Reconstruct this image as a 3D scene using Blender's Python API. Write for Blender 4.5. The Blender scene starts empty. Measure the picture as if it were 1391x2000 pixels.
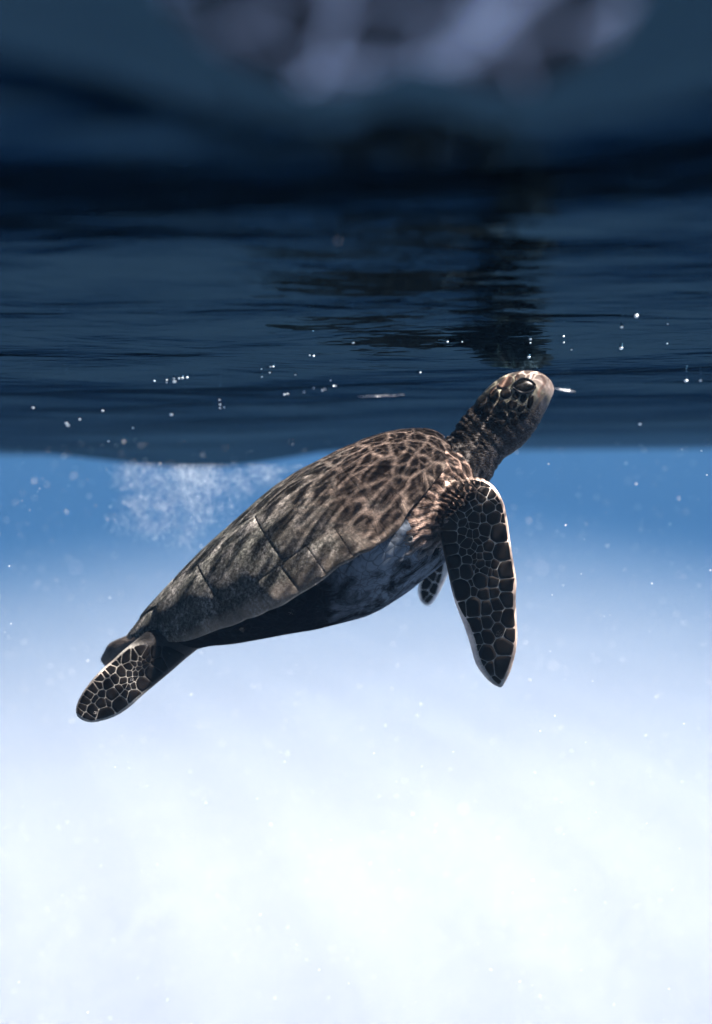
import bpy, bmesh, math, random
import numpy as np
from mathutils import Vector, Matrix, Euler
from mathutils.bvhtree import BVHTree
from mathutils.kdtree import KDTree

random.seed(7)
rng = np.random.default_rng(11)
SC = bpy.context.scene
COL = SC.collection
R = math.radians

# ------------------------------------------------------------------ camera
F = 1555.0                      # focal length in pixels of the 1391x2000 photograph
PITCH = 4.2
cam_d = bpy.data.cameras.new("camera")
cam_d.sensor_fit = 'VERTICAL'
cam_d.sensor_height = 36.0
cam_d.lens = 36.0 * F / 2000.0
cam_d.clip_start = 0.01
cam_d.clip_end = 2000.0
cam_d.dof.use_dof = True
cam_d.dof.focus_distance = 1.02
cam_d.dof.aperture_fstop = 1.9
cam = bpy.data.objects.new("camera", cam_d)
COL.objects.link(cam)
cam.location = (0, 0, 0)
CAMR = Matrix.Rotation(R(90 - PITCH), 3, 'X') @ Matrix.Rotation(R(-0.55), 3, 'Z')
cam.rotation_euler = CAMR.to_euler()
SC.camera = cam

# ------------------------------------------------------------------ light
SUN_EL, SUN_AZ = 57.0, 110.0      # azimuth clockwise from +Y, so the sun stands to the right
world = bpy.data.worlds.new("World")
SC.world = world
world.use_nodes = True
wn = world.node_tree
sky = wn.nodes.new('ShaderNodeTexSky')
sky.sky_type = 'NISHITA'
sky.sun_disc = False
sky.air_density = 0.2
sky.dust_density = 0.9
sky.ozone_density = 0.3
sky.sun_elevation = R(SUN_EL)
sky.sun_rotation = R(SUN_AZ)
wn.nodes['Background'].inputs['Strength'].default_value = 0.05
wn.links.new(sky.outputs['Color'], wn.nodes['Background'].inputs['Color'])

sun_d = bpy.data.lights.new("sun", 'SUN')
sun_d.energy = 5.0
sun_d.angle = R(1.3)
sun_d.color = (1.0, 0.98, 0.96)
sun = bpy.data.objects.new("sun", sun_d)
COL.objects.link(sun)
TOSUN = Vector((math.cos(R(SUN_EL)) * math.sin(R(SUN_AZ)),
                math.cos(R(SUN_EL)) * math.cos(R(SUN_AZ)), math.sin(R(SUN_EL))))
sun.rotation_euler = TOSUN.to_track_quat('Z', 'Y').to_euler()
sun.location = (3, 0, 6)

SC.view_settings.view_transform = 'Standard'
SC.view_settings.look = 'None'
SC.view_settings.gamma = 1.0
SC.view_settings.exposure = 0.30
SC.view_settings.use_curve_mapping = False
cy = SC.cycles
cy.use_denoising = True
cy.use_adaptive_sampling = True
cy.adaptive_threshold = 0.02
cy.max_bounces = 10
cy.diffuse_bounces = 2
cy.glossy_bounces = 4
cy.volume_bounces = 2
cy.transparent_max_bounces = 12
cy.sample_clamp_indirect = 4.0
cy.caustics_reflective = False

# ------------------------------------------------------------------ helpers
def U(px, py, Y):
    """point of the place at distance Y that the lens sees at photo position px,py"""
    v = CAMR @ Vector(((px - 695.5) / F, (1000.0 - py) / F, -1.0))
    return v * (Y / v.y)

def PX(p):
    q = CAMR.transposed() @ Vector(p)
    return (695.5 - F * q.x / q.z, 1000.0 + F * q.y / q.z)

def mesh_obj(name, verts, faces, mat, parent=None, origin=None, smooth=True):
    me = bpy.data.meshes.new(name)
    if origin is not None:
        o = np.asarray(origin)
        verts = [tuple(np.asarray(v) - o) for v in verts]
    me.from_pydata([tuple(v) for v in verts], [], faces)
    me.update()
    if smooth:
        me.polygons.foreach_set('use_smooth', [True] * len(me.polygons))
    if mat:
        me.materials.append(mat)
    ob = bpy.data.objects.new(name, me)
    COL.objects.link(ob)
    if parent is not None:
        ob.parent = parent
    return ob

def tag(o, label=None, cat=None, group=None, kind=None):
    if label: o['label'] = label
    if cat: o['category'] = cat
    if group: o['group'] = group
    if kind: o['kind'] = kind
    return o

class NT:
    def __init__(s, name):
        s.m = bpy.data.materials.new(name)
        s.m.use_nodes = True
        s.t = s.m.node_tree
        s.t.nodes.clear()
        s.out = s.t.nodes.new('ShaderNodeOutputMaterial')
    def n(s, typ, **kw):
        nd = s.t.nodes.new('ShaderNode' + typ)
        for k, v in kw.items():
            setattr(nd, k, v)
        return nd
    def set(s, nd, **kw):
        for k, v in kw.items():
            nd.inputs[k.replace('_', ' ')].default_value = v
        return nd
    def l(s, a, b):
        s.t.links.new(a, b)
    def math(s, op, a, b=None, clamp=False):
        nd = s.n('Math', operation=op, use_clamp=clamp)
        for i, x in enumerate((a, b)):
            if x is None: continue
            if isinstance(x, (int, float)): nd.inputs[i].default_value = x
            else: s.l(x, nd.inputs[i])
        return nd.outputs[0]
    def ramp(s, fac, stops, interp='LINEAR'):
        nd = s.n('ValToRGB')
        nd.color_ramp.interpolation = interp
        els = nd.color_ramp.elements
        while len(els) < len(stops): els.new(0.5)
        for e, (p, c) in zip(els, stops):
            e.position = p
            e.color = (c, c, c, 1) if isinstance(c, (int, float)) else (*c, 1)
        s.l(fac, nd.inputs[0])
        return nd.outputs[0]
    def mix(s, fac, a, b, blend='MIX'):
        nd = s.n('Mix', data_type='RGBA', blend_type=blend)
        for x, sock in ((fac, nd.inputs[0]), (a, nd.inputs[6]), (b, nd.inputs[7])):
            if isinstance(x, (int, float)): sock.default_value = x
            elif isinstance(x, tuple): sock.default_value = (*x, 1)
            else: s.l(x, sock)
        return nd.outputs[2]
    def noise(s, vec, scale, detail=4, rough=0.55, dist=0.0):
        nd = s.n('TexNoise')
        s.set(nd, Scale=scale, Detail=detail, Roughness=rough, Distortion=dist)
        if vec is not None: s.l(vec, nd.inputs['Vector'])
        return nd
    def mapping(s, vec, scale=(1, 1, 1), rot=(0, 0, 0), loc=(0, 0, 0)):
        nd = s.n('Mapping')
        nd.inputs['Scale'].default_value = scale
        nd.inputs['Rotation'].default_value = rot
        nd.inputs['Location'].default_value = loc
        s.l(vec, nd.inputs['Vector'])
        return nd.outputs[0]
    def bump(s, height, strength, dist):
        nd = s.n('Bump')
        s.set(nd, Strength=strength, Distance=dist)
        s.l(height, nd.inputs['Height'])
        return nd.outputs[0]
    def principled(s, col, rough=0.6, spec=0.3, normal=None):
        p = s.n('BsdfPrincipled')
        if isinstance(col, tuple): p.inputs['Base Color'].default_value = (*col, 1)
        else: s.l(col, p.inputs['Base Color'])
        if isinstance(rough, (int, float)): p.inputs['Roughness'].default_value = rough
        else: s.l(rough, p.inputs['Roughness'])
        p.inputs['Specular IOR Level'].default_value = spec
        if normal is not None: s.l(normal, p.inputs['Normal'])
        s.l(p.outputs[0], s.out.inputs['Surface'])
        return p

# ------------------------------------------------------------------ materials
Z0 = 0.1215                     # mean height of the water surface
def mat_water():
    k = NT("water_surface")
    geo = k.n('NewGeometry')
    pos = geo.outputs['Position']
    # ripples: fine relief on the modelled waves
    rv = k.mapping(pos, scale=(3.4, 11, 3.4), rot=(0, 0, R(7)))
    r1 = k.noise(rv, 1.0, 3, 0.5, 0.6).outputs[0]
    rv2 = k.mapping(pos, scale=(22, 66, 22), rot=(0, 0, R(-10)))
    r2 = k.noise(rv2, 1.0, 2, 0.5, 0.4).outputs[0]
    h = k.math('ADD', r1, k.math('MULTIPLY', r2, 0.16))
    nrm = k.bump(h, 1.0, 0.0080)
    # net of bright lines put into the transmission colour, standing for sun focused by ripples
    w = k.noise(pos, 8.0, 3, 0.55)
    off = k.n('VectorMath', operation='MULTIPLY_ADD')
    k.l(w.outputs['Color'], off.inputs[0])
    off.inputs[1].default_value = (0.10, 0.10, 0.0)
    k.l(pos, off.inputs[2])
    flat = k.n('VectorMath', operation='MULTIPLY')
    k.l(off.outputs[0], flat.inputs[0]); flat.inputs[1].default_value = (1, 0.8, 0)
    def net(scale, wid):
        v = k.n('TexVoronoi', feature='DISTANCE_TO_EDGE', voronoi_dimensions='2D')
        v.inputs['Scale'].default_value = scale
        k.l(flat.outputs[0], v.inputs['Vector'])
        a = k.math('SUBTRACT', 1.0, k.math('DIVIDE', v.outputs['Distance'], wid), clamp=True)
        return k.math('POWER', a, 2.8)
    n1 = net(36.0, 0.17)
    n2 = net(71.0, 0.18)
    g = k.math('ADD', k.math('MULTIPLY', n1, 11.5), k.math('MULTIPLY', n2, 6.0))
    # strength of the painted light net varies in patches and fades round the snout
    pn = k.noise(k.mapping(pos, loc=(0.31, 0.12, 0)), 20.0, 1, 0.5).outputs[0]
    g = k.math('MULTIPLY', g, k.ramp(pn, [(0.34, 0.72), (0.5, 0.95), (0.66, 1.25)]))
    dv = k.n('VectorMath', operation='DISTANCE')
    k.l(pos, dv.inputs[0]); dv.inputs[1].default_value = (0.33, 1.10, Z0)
    net_fade = k.ramp(dv.outputs['Value'], [(0.05, 0.12), (0.14, 1.0)])
    g = k.math('MULTIPLY', g, net_fade)
    g = k.math('ADD', g, k.math('SUBTRACT', 0.95, k.math('MULTIPLY', net_fade, 0.60)))
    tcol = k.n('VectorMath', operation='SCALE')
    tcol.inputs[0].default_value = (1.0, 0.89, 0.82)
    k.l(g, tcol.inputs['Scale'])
    tr = k.n('BsdfTransparent')
    k.l(tcol.outputs[0], tr.inputs['Color'])
    gl = k.n('BsdfGlossy')
    gl.inputs['Color'].default_value = (0.020, 0.046, 0.072, 1)
    gl.inputs['Roughness'].default_value = 0.02
    k.l(nrm, gl.inputs['Normal'])
    fr = k.n('Fresnel')
    fr.inputs['IOR'].default_value = 1.333
    mx = k.n('MixShader')
    k.l(fr.outputs[0], mx.inputs[0]); k.l(tr.outputs[0], mx.inputs[1]); k.l(gl.outputs[0], mx.inputs[2])
    k.l(mx.outputs[0], k.out.inputs['Surface'])
    return k.m

def mat_sand():
    k = NT("white_sand")
    pos = k.n('NewGeometry').outputs['Position']
    a = k.noise(pos, 0.12, 1, 0.5).outputs[0]
    b = k.noise(k.mapping(pos, scale=(14, 32, 14)), 1.0, 3, 0.6).outputs[0]
    c = k.mix(k.math('MULTIPLY', a, 0.35), (0.51, 0.513, 0.545), (0.44, 0.45, 0.49))
    k.principled(c, 0.9, 0.1, k.bump(b, 0.3, 0.004))
    return k.m

def mat_haze():
    k = NT("haze_water")
    v = k.n('VolumePrincipled')
    v.inputs['Color'].default_value = (0.042, 0.112, 0.215, 1)
    v.inputs['Absorption Color'].default_value = (0.0, 0.018, 0.07, 1)
    v.inputs['Density'].default_value = 0.034
    v.inputs['Anisotropy'].default_value = 0.0
    k.l(v.outputs[0], k.out.inputs['Volume'])
    return k.m

def mat_carapace():
    k = NT("carapace_horn")
    uv = k.n('UVMap'); uv.uv_map = 'shell'
    u = uv.outputs[0]
    pos = k.n('NewGeometry').outputs['Position']
    sx = k.n('SeparateXYZ'); k.l(u, sx.inputs[0])
    # rays of brown and black horn
    st = k.noise(k.mapping(u, scale=(11, 42, 1), rot=(0, 0, R(22))), 1.0, 5, 0.62, 0.8).outputs[0]
    ruv = k.n('UVMap'); ruv.uv_map = 'ray'
    rn = k.noise(ruv.outputs[0], 7.5, 4, 0.62, 0.15).outputs[0]
    st = k.math('ADD', k.math('MULTIPLY', st, 0.4), k.math('MULTIPLY', rn, 0.6))
    horn = k.ramp(st, [(0.36, (0.010, 0.008, 0.007)), (0.46, (0.052, 0.040, 0.035)), (0.60, (0.15, 0.115, 0.098)), (0.8, (0.29, 0.235, 0.20))])
    bl = k.noise(pos, 22.0, 5, 0.6).outputs[0]
    horn = k.mix(k.ramp(bl, [(0.46, 0.0), (0.66, 0.5)]), horn, (0.012, 0.011, 0.010))
    # algae and silt, thicker to the rear
    al = k.noise(pos, 30.0, 6, 0.68).outputs[0]
    fz = k.noise(k.mapping(u, scale=(120, 420, 1), rot=(0, 0, R(15))), 1.0, 4, 0.7).outputs[0]
    algae = k.ramp(al, [(0.30, (0.014, 0.020, 0.017)), (0.5, (0.135, 0.14, 0.13)), (0.68, (0.38, 0.375, 0.365))])
    algae = k.mix(k.ramp(fz, [(0.36, 0.8), (0.56, 0.0)]), algae, (0.006, 0.008, 0.007))
    rear = k.math('ADD', sx.outputs[0], k.math('MULTIPLY', k.math('SUBTRACT', bl, 0.5), 0.55))
    rf = k.ramp(rear, [(0.44, 1.0), (0.76, 0.0)])
    col = k.mix(rf, horn, algae)
    # coarse scratches
    scr = k.noise(k.mapping(u, scale=(30, 260, 1), rot=(0, 0, R(-38))), 1.0, 3, 0.6).outputs[0]
    col = k.mix(k.ramp(scr, [(0.66, 0.0), (0.74, 0.45)]), col, (0.30, 0.25, 0.21))
    # gritty growth: small dark pits and pale crumbs
    gr = k.noise(pos, 230.0, 4, 0.72).outputs[0]
    col = k.mix(k.math('ADD', 0.35, k.math('MULTIPLY', rf, 0.6)), col, k.ramp(gr, [(0.36, 0.12), (0.5, 0.8), (0.64, 2.2)]), 'MULTIPLY')
    # pale band along the rear rim: its sunlit edge put into the colour
    q = k.math('ABSOLUTE', sx.outputs[1])
    rim = k.ramp(k.math('ADD', q, k.math('MULTIPLY', k.math('SUBTRACT', al, 0.5), 0.22)), [(0.86, 0.0), (0.97, 0.8)])
    rimr = k.math('MULTIPLY', rim, k.ramp(sx.outputs[0], [(0.08, 0.0), (0.2, 0.9), (0.42, 0.7), (0.6, 0.1)]))
    col = k.mix(rimr, col, (0.42, 0.35, 0.29))
    hb = k.math('ADD', k.math('ADD', k.math('MULTIPLY', fz, 0.7), k.math('MULTIPLY', al, 1.0)), k.math('MULTIPLY', gr, 0.55))
    k.principled(col, 0.75, 0.10, k.bump(hb, 1.0, 0.009))
    return k.m

def mat_plastron():
    k = NT("plastron_skin")
    uv = k.n('UVMap'); uv.uv_map = 'shell'
    sx = k.n('SeparateXYZ'); k.l(uv.outputs[0], sx.inputs[0])
    pos = k.n('NewGeometry').outputs['Position']
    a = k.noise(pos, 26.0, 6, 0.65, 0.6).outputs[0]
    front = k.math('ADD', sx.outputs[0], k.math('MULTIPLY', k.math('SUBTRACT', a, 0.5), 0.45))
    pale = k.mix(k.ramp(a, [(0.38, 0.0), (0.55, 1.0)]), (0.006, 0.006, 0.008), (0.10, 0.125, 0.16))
    col = k.mix(k.ramp(front, [(0.52, 0.0), (0.74, 1.0)]), (0.004, 0.004, 0.005), pale)  # near-black rear and bluish front put shade and blue light into the colour
    w = k.noise(pos, 20.0, 2, 0.5)
    off = k.n('VectorMath', operation='MULTIPLY_ADD')
    k.l(w.outputs['Color'], off.inputs[0]); off.inputs[1].default_value = (0.05,) * 3; k.l(pos, off.inputs[2])
    v = k.n('TexVoronoi', feature='DISTANCE_TO_EDGE'); v.inputs['Scale'].default_value = 70
    k.l(off.outputs[0], v.inputs['Vector'])
    col = k.mix(k.ramp(v.outputs['Distance'], [(0.01, 0.5), (0.06, 0.0)]), col, (0.012, 0.012, 0.014))
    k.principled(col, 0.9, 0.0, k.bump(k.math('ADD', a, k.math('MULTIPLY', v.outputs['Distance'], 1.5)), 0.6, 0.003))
    return k.m

def mat_skin():
    k = NT("turtle_skin")
    at = k.n('VertexColor'); at.layer_name = 'pigment'
    pos = k.n('NewGeometry').outputs['Position']
    a = k.noise(pos, 60.0, 5, 0.6).outputs[0]
    col = k.mix(0.75, at.outputs['Color'], k.ramp(a, [(0.25, 0.35), (0.75, 1.5)]), 'MULTIPLY')
    # folded skin: dark creases where the vertex alpha asks for them
    cre = k.n('TexVoronoi', feature='DISTANCE_TO_EDGE'); cre.inputs['Scale'].default_value = 1.0
    w = k.noise(pos, 30.0, 2, 0.5)
    off = k.n('VectorMath', operation='MULTIPLY_ADD')
    k.l(w.outputs['Color'], off.inputs[0]); off.inputs[1].default_value = (0.016,) * 3; k.l(pos, off.inputs[2])
    mp = k.mapping(off.outputs[0], scale=(140, 140, 380), rot=(0, R(28), 0))
    k.l(mp, cre.inputs['Vector'])
    cl = k.ramp(cre.outputs['Distance'], [(0.03, 1.0), (0.22, 0.0)])
    cf = k.math('MULTIPLY', cl, at.outputs['Alpha'])
    col = k.mix(k.math('MULTIPLY', cf, 0.85), col, (0.012, 0.010, 0.010))
    hb = k.math('SUBTRACT', k.math('MULTIPLY', a, 0.35), k.math('MULTIPLY', cf, 0.8))
    k.principled(col, 0.55, 0.10, k.bump(hb, 0.8, 0.0018))
    return k.m

def mat_simple(name, c1, c2, scale, rough=0.5, spec=0.3, bumpd=0.0008, lo=0.35, hi=0.65):
    k = NT(name)
    pos = k.n('NewGeometry').outputs['Position']
    a = k.noise(pos, scale, 5, 0.6).outputs[0]
    col = k.mix(k.ramp(a, [(lo, 0.0), (hi, 1.0)]), c1, c2)
    k.principled(col, rough, spec, k.bump(a, 0.6, bumpd))
    return k.m

M_WATER = mat_water(); M_SAND = mat_sand(); M_HAZE = mat_haze()
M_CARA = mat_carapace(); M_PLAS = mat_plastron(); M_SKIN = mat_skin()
M_SCALE = mat_simple("dark_scale", (0.003, 0.003, 0.0032), (0.0055, 0.0045, 0.0042), 90, 0.55, 0.06)
M_SCALEB = mat_simple("brown_scale", (0.05, 0.032, 0.024), (0.13, 0.085, 0.065), 110, 0.5, 0.3)
M_EYE = mat_simple("eye_black", (0.004, 0.004, 0.004), (0.006, 0.006, 0.006), 200, 0.3, 0.15, 0.0001)
M_LID = mat_simple("eyelid_skin", (0.012, 0.013, 0.015), (0.035, 0.038, 0.042), 160, 0.6, 0.1)
M_BARN = mat_simple("barnacle_shell", (0.045, 0.05, 0.055), (0.09, 0.095, 0.10), 200, 0.8, 0.2)
M_BUB = mat_simple("bubble_silver", (0.80, 0.92, 0.99), (0.86, 0.95, 1.0), 50, 0.3, 0.5)
for _n in M_BUB.node_tree.nodes:
    if _n.type == 'BSDF_PRINCIPLED': _n.inputs['Metallic'].default_value = 0.8
M_SPECK = mat_simple("drifting_speck", (0.75, 0.77, 0.8), (0.85, 0.85, 0.85), 50, 0.6, 0.3)
M_GLINT = mat_simple("glint_white", (0.8, 0.82, 0.84), (0.88, 0.88, 0.88), 200, 0.6, 0.3)

# ------------------------------------------------------------------ seabed
FLOOR = -9.0
def graded(n, k, ext):
    s = np.linspace(-1, 1, n)
    return k * np.sinh(s * math.asinh(ext / k))
def sheet(name, xs, ys, hf, mat):
    X, Y = np.meshgrid(xs, ys)
    Z = hf(X, Y)
    n, m = len(xs), len(ys)
    co = np.stack([X, Y, Z], -1).reshape(-1, 3).astype(np.float32)
    i = np.arange(m - 1)[:, None] * n + np.arange(n - 1)[None, :]
    q = np.stack([i, i + 1, i + n + 1, i + n], -1).reshape(-1, 4)
    me = bpy.data.meshes.new(name)
    me.vertices.add(len(co)); me.vertices.foreach_set('co', co.ravel())
    me.loops.add(q.size); me.loops.foreach_set('vertex_index', q.ravel().astype(np.int32))
    me.polygons.add(len(q))
    me.polygons.foreach_set('loop_start', (np.arange(len(q)) * 4).astype(np.int32))
    me.polygons.foreach_set('loop_total', np.full(len(q), 4, np.int32))
    me.update(calc_edges=True)
    me.polygons.foreach_set('use_smooth', np.ones(len(q), bool))
    me.materials.append(mat)
    o = bpy.data.objects.new(name, me); COL.objects.link(o)
    return o
def floor_h(X, Y):
    bank = np.exp(-(X / 60.0) ** 2) / (1 + np.exp(-(Y - 13.5) / 2.0))  # near and side drop of the seabed, added to deepen the blue there
    return FLOOR - 8.0 + 8.0 * bank + 0.10 * np.sin(X * 0.45 + 0.8 * np.sin(Y * 0.21)) * np.sin(Y * 0.6 + 0.4) + 0.04 * np.sin(X * 1.7 + Y * 0.9)
seabed = tag(sheet('seabed', graded(220, 9.0, 380), graded(220, 9.0, 380) + 8, floor_h, M_SAND), kind='structure')

# ------------------------------------------------------------------ water surface seen from below
SW_Y = np.linspace(-0.6, 1.6, 441)
SW_Z = np.interp(SW_Y, [-0.5, 0.0, 0.12, 0.25, 0.35, 0.45, 0.55, 0.65, 0.8, 1.0, 1.15], [0, -.048, -.037, -.018, 0, .016, .026, .028, .018, .004, 0])
SW_Z = np.convolve(np.pad(SW_Z, 20, mode='edge'), np.hanning(41) / np.hanning(41).sum(), 'valid')
def surf_h(X, Y):
    X = np.asarray(X, float); Y = np.asarray(Y, float)
    r2 = X ** 2 + (Y - 0.9) ** 2
    near = np.exp(-r2 / 16.0)
    nearer = np.exp(-r2 / 5.0)
    z = Z0 + 0.0 * X
    wx = X + 0.06 * np.sin(Y * 5.1 + 1.0) + 0.03 * np.sin(Y * 11 + X * 3)
    wy = Y + 0.05 * np.sin(X * 4.3 + 0.4) + 0.025 * np.sin(X * 9.7 - Y * 4)
    far = 1 - near
    z += 0.060 * far * np.sin(0.9 * Y + 0.35 * X + 0.3)
    z += 0.012 * np.sin(2.2 * wy + 0.7 * wx + 0.6) * near
    z += 0.0075 * np.sin(6.5 * wy - 1.2 * wx + 2.1) * near
    z += 0.0036 * np.sin(14 * wy + 3.5 * wx + 0.5) * near
    z += 0.0014 * np.sin(27 * wy - 7 * wx + 1.7) * nearer
    z += 0.0007 * np.sin(46 * wy + 15 * wx) * nearer
    z += 0.008 * np.sin(11 * wy + 2.2 * wx + 0.8 * np.sin(2.1 * X)) * np.exp(-((np.sqrt(X * X + Y * Y) - 3.2) / 1.5) ** 2)
    z -= 0.165 * np.exp(-((X + 1.1) / 1.0) ** 2 - ((Y - 6.0) / 1.6) ** 2)
    z += 0.05 * np.exp(-((X - 2.2) / 1.5) ** 2 - ((Y - 5.5) / 1.5) ** 2)
    # a low swell added before the turtle to darken the mirrored view, and two small hollows right over the lens
    z += np.interp(Y, SW_Y, SW_Z) * np.exp(-(X / 1.6) ** 2)
    z -= 0.0250 * np.exp(-((X - 0.018) / 0.105) ** 2) * (1 - 0.25 * np.exp(-((X - 0.016) / 0.014) ** 2)) * np.exp(-((Y - 0.207) / np.where(Y < 0.207, 0.038, 0.033)) ** 2)
    return z
# touch of the head
_zc = float(surf_h(0.262, 1.15))
Z0 += float(U(1035, 723, 1.15).z) - _zc
water = tag(sheet('water_surface', graded(600, 0.32, 380), graded(800, 0.30, 380) + 0.50, surf_h, M_WATER), kind='structure')

def on_surface(px, py):
    v = CAMR @ Vector(((px - 695.5) / F, (1000.0 - py) / F, -1.0))
    t0, t = 0.05, 0.05
    while t < 60:
        p = v * t
        if p.z > float(surf_h(p.x, p.y)):
            lo, hi = t0, t
            for _ in range(30):
                mid = (lo + hi) / 2; p = v * mid
                if p.z > float(surf_h(p.x, p.y)): hi = mid
                else: lo = mid
            return v * lo
        t0 = t; t *= 1.01; t += 0.002
    return None

# ------------------------------------------------------------------ sea turtle
YM = 1.15                                     # plane of symmetry
ROOT = np.array(U(600, 1240, YM))
turtle = bpy.data.objects.new('sea_turtle', None)
turtle.location = ROOT
COL.objects.link(turtle)
tag(turtle, 'brown green sea turtle lifting its head to the water surface', 'turtle')

DA = (0.866, -0.5); NA = (-0.5, -0.866)
def an(p): return (p[0] * DA[0] + p[1] * DA[1], p[0] * NA[0] + p[1] * NA[1])
def pxan(a, h): return (a * DA[0] + h * NA[0], a * DA[1] + h * NA[1])
TOP = [(243,1245),(250,1235),(259,1224),(284,1192),(316,1157),(357,1113),(398,1072),(436,1037),(480,999),(511,971),(543,945),(584,919),(622,900),(670,875),(708,859),(739,849),(771,841),(796,838),(828,837),(850,843),(866,853),(880,869)]
MAR = [(243,1246),(262,1245),(290,1249),(318,1252),(345,1253),(375,1247),(414,1234),(468,1213),(527,1190),(569,1167),(606,1142),(632,1123),(662,1100),(701,1078),(746,1054),(780,1026),(802,992),(832,956),(862,925),(885,890),(882,872)]
BOT = [(243,1247),(290,1255),(340,1262),(389,1262),(417,1253),(468,1248),(515,1239),(575,1227),(622,1220),(686,1204),(714,1197),(743,1184),(771,1166),(796,1150),(818,1132),(844,1113),(869,1093),(893,1062),(905,1020),(905,970),(895,920),(884,876)]
def table(pl):
    v = sorted(an(p) for p in pl)
    return np.array([x[0] for x in v]), np.array([x[1] for x in v])
tT, tM, tB = table(TOP), table(MAR), table(BOT)
A0 = tT[0][0]; A1 = min(tT[0][-1], 331.0)
def aval(u): return A0 + (A1 - A0) * u
def smooth_interp(a, tb, w=9.0):
    return sum(np.interp(a + o * w, *tb) for o in (-1, -.5, 0, .5, 1)) / 5.0
UW = [0, .03, .08, .15, .25, .4, .55, .68, .8, .9, .96, 1]
WW = [.020, .040, .066, .096, .134, .172, .194, .197, .180, .146, .110, .055]
def Wd(u): return float(np.interp(u, UW, WW))
def profile(u):
    a = aval(u)
    k = 9.0 * min(1.0, u * 12, (1 - u) * 12)
    hT, hM, hB = (float(smooth_interp(a, t, k)) for t in (tT, tM, tB))
    w = Wd(u)
    T = np.array(U(*pxan(a, hT), YM)); M = np.array(U(*pxan(a, hM), YM - w)); B = np.array(U(*pxan(a, hB), YM))
    return T, M, B, w
_UG = np.linspace(0, 1, 401)
_PR = [profile(u) for u in _UG]
_PT = np.array([p[0] for p in _PR]); _PM = np.array([p[1] for p in _PR]); _PB = np.array([p[2] for p in _PR]); _PW = np.array([p[3] for p in _PR])
def prof(u):
    u = min(max(u, 0.0), 1.0)
    f = u * 400; i = min(int(f), 399); f -= i
    L = lambda A: A[i] * (1 - f) + A[i + 1] * f
    return L(_PT), L(_PM), L(_PB), L(_PW)
def shell_pt(u, q):
    T, M, B, w = prof(u)
    ph = (1 - min(abs(q), 1)) * math.pi / 2
    c, s = math.cos(ph), math.sin(ph)
    f = s ** 0.92
    fl = max(0.0, (abs(q) - 0.72) / 0.28)
    f = f * (1 - 0.25 * fl * (1 - fl))
    p = M + (T - M) * f
    return np.array([p[0], YM + (1 if q > 0 else -1) * w * (max(c, 0) ** 0.86) * (1 + 0.075 * fl * fl), p[2] + 0.0009 * fl * math.sin(u * 71 + 2 * math.sin(u * 19)) * min(1.0, u * 8)])
def shell_nrm(u, q):
    e = 0.006
    u = max(u, 0.035)
    du = shell_pt(min(u + e, 1), q) - shell_pt(max(u - e, 0), q)
    dq = shell_pt(u, min(q + e * 2, 1)) - shell_pt(u, max(q - e * 2, -1))
    n = np.cross(du, dq)
    l = np.linalg.norm(n)
    n = n / l if l > 1e-9 else np.array([0, 0, 1.0])
    ctr = (prof(u)[0] + prof(u)[2]) / 2
    if np.dot(n, shell_pt(u, q) - ctr) < 0: n = -n
    return n
def plas_pt(u, q):
    T, M, B, w = prof(u)
    ph = (1 - min(abs(q), 1)) * math.pi / 2
    c, s = math.cos(ph), math.sin(ph)
    M2 = M + (T - M) * 0.06
    p = M2 + (B - M2) * (s ** 1.2)
    return np.array([p[0], YM + (1 if q > 0 else -1) * w * 0.955 * (max(c, 0) ** 0.95), p[2]])

def add_uv(ob, uvs, name='shell'):
    lay = ob.data.uv_layers.new(name=name)
    li = np.empty(len(ob.data.loops), np.int32)
    ob.data.loops.foreach_get('vertex_index', li)
    lay.data.foreach_set('uv', np.asarray(uvs, np.float32)[li].ravel())

# carapace base, a closed thick plate
NU, NQ = 90, 64
vs, uvs = [], []
for layer, off in ((0, -0.0012), (1, -0.0100)):
    for i in range(NU + 1):
        for j in range(NQ + 1):
            u = 0.01 + 0.99 * i / NU; q = -1 + 2 * j / NQ
            p = shell_pt(u, q) + shell_nrm(u, q) * off
            vs.append(p); uvs.append((u, q))
st = (NU + 1) * (NQ + 1)
ix = lambda l, i, j: l * st + i * (NQ + 1) + j
fs = []
for i in range(NU):
    for j in range(NQ):
        fs.append((ix(0, i, j), ix(0, i, j + 1), ix(0, i + 1, j + 1), ix(0, i + 1, j)))
        fs.append((ix(1, i, j), ix(1, i + 1, j), ix(1, i + 1, j + 1), ix(1, i, j + 1)))
for i in range(NU):
    for j in (0, NQ):
        fs.append((ix(0, i, j), ix(0, i + 1, j), ix(1, i + 1, j), ix(1, i, j)))
for j in range(NQ):
    for i in (0, NU):
        fs.append((ix(0, i, j), ix(0, i, j + 1), ix(1, i, j + 1), ix(1, i, j)))
carapace = mesh_obj('carapace', vs, fs, M_CARA, turtle, ROOT)
add_uv(carapace, uvs)

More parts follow.
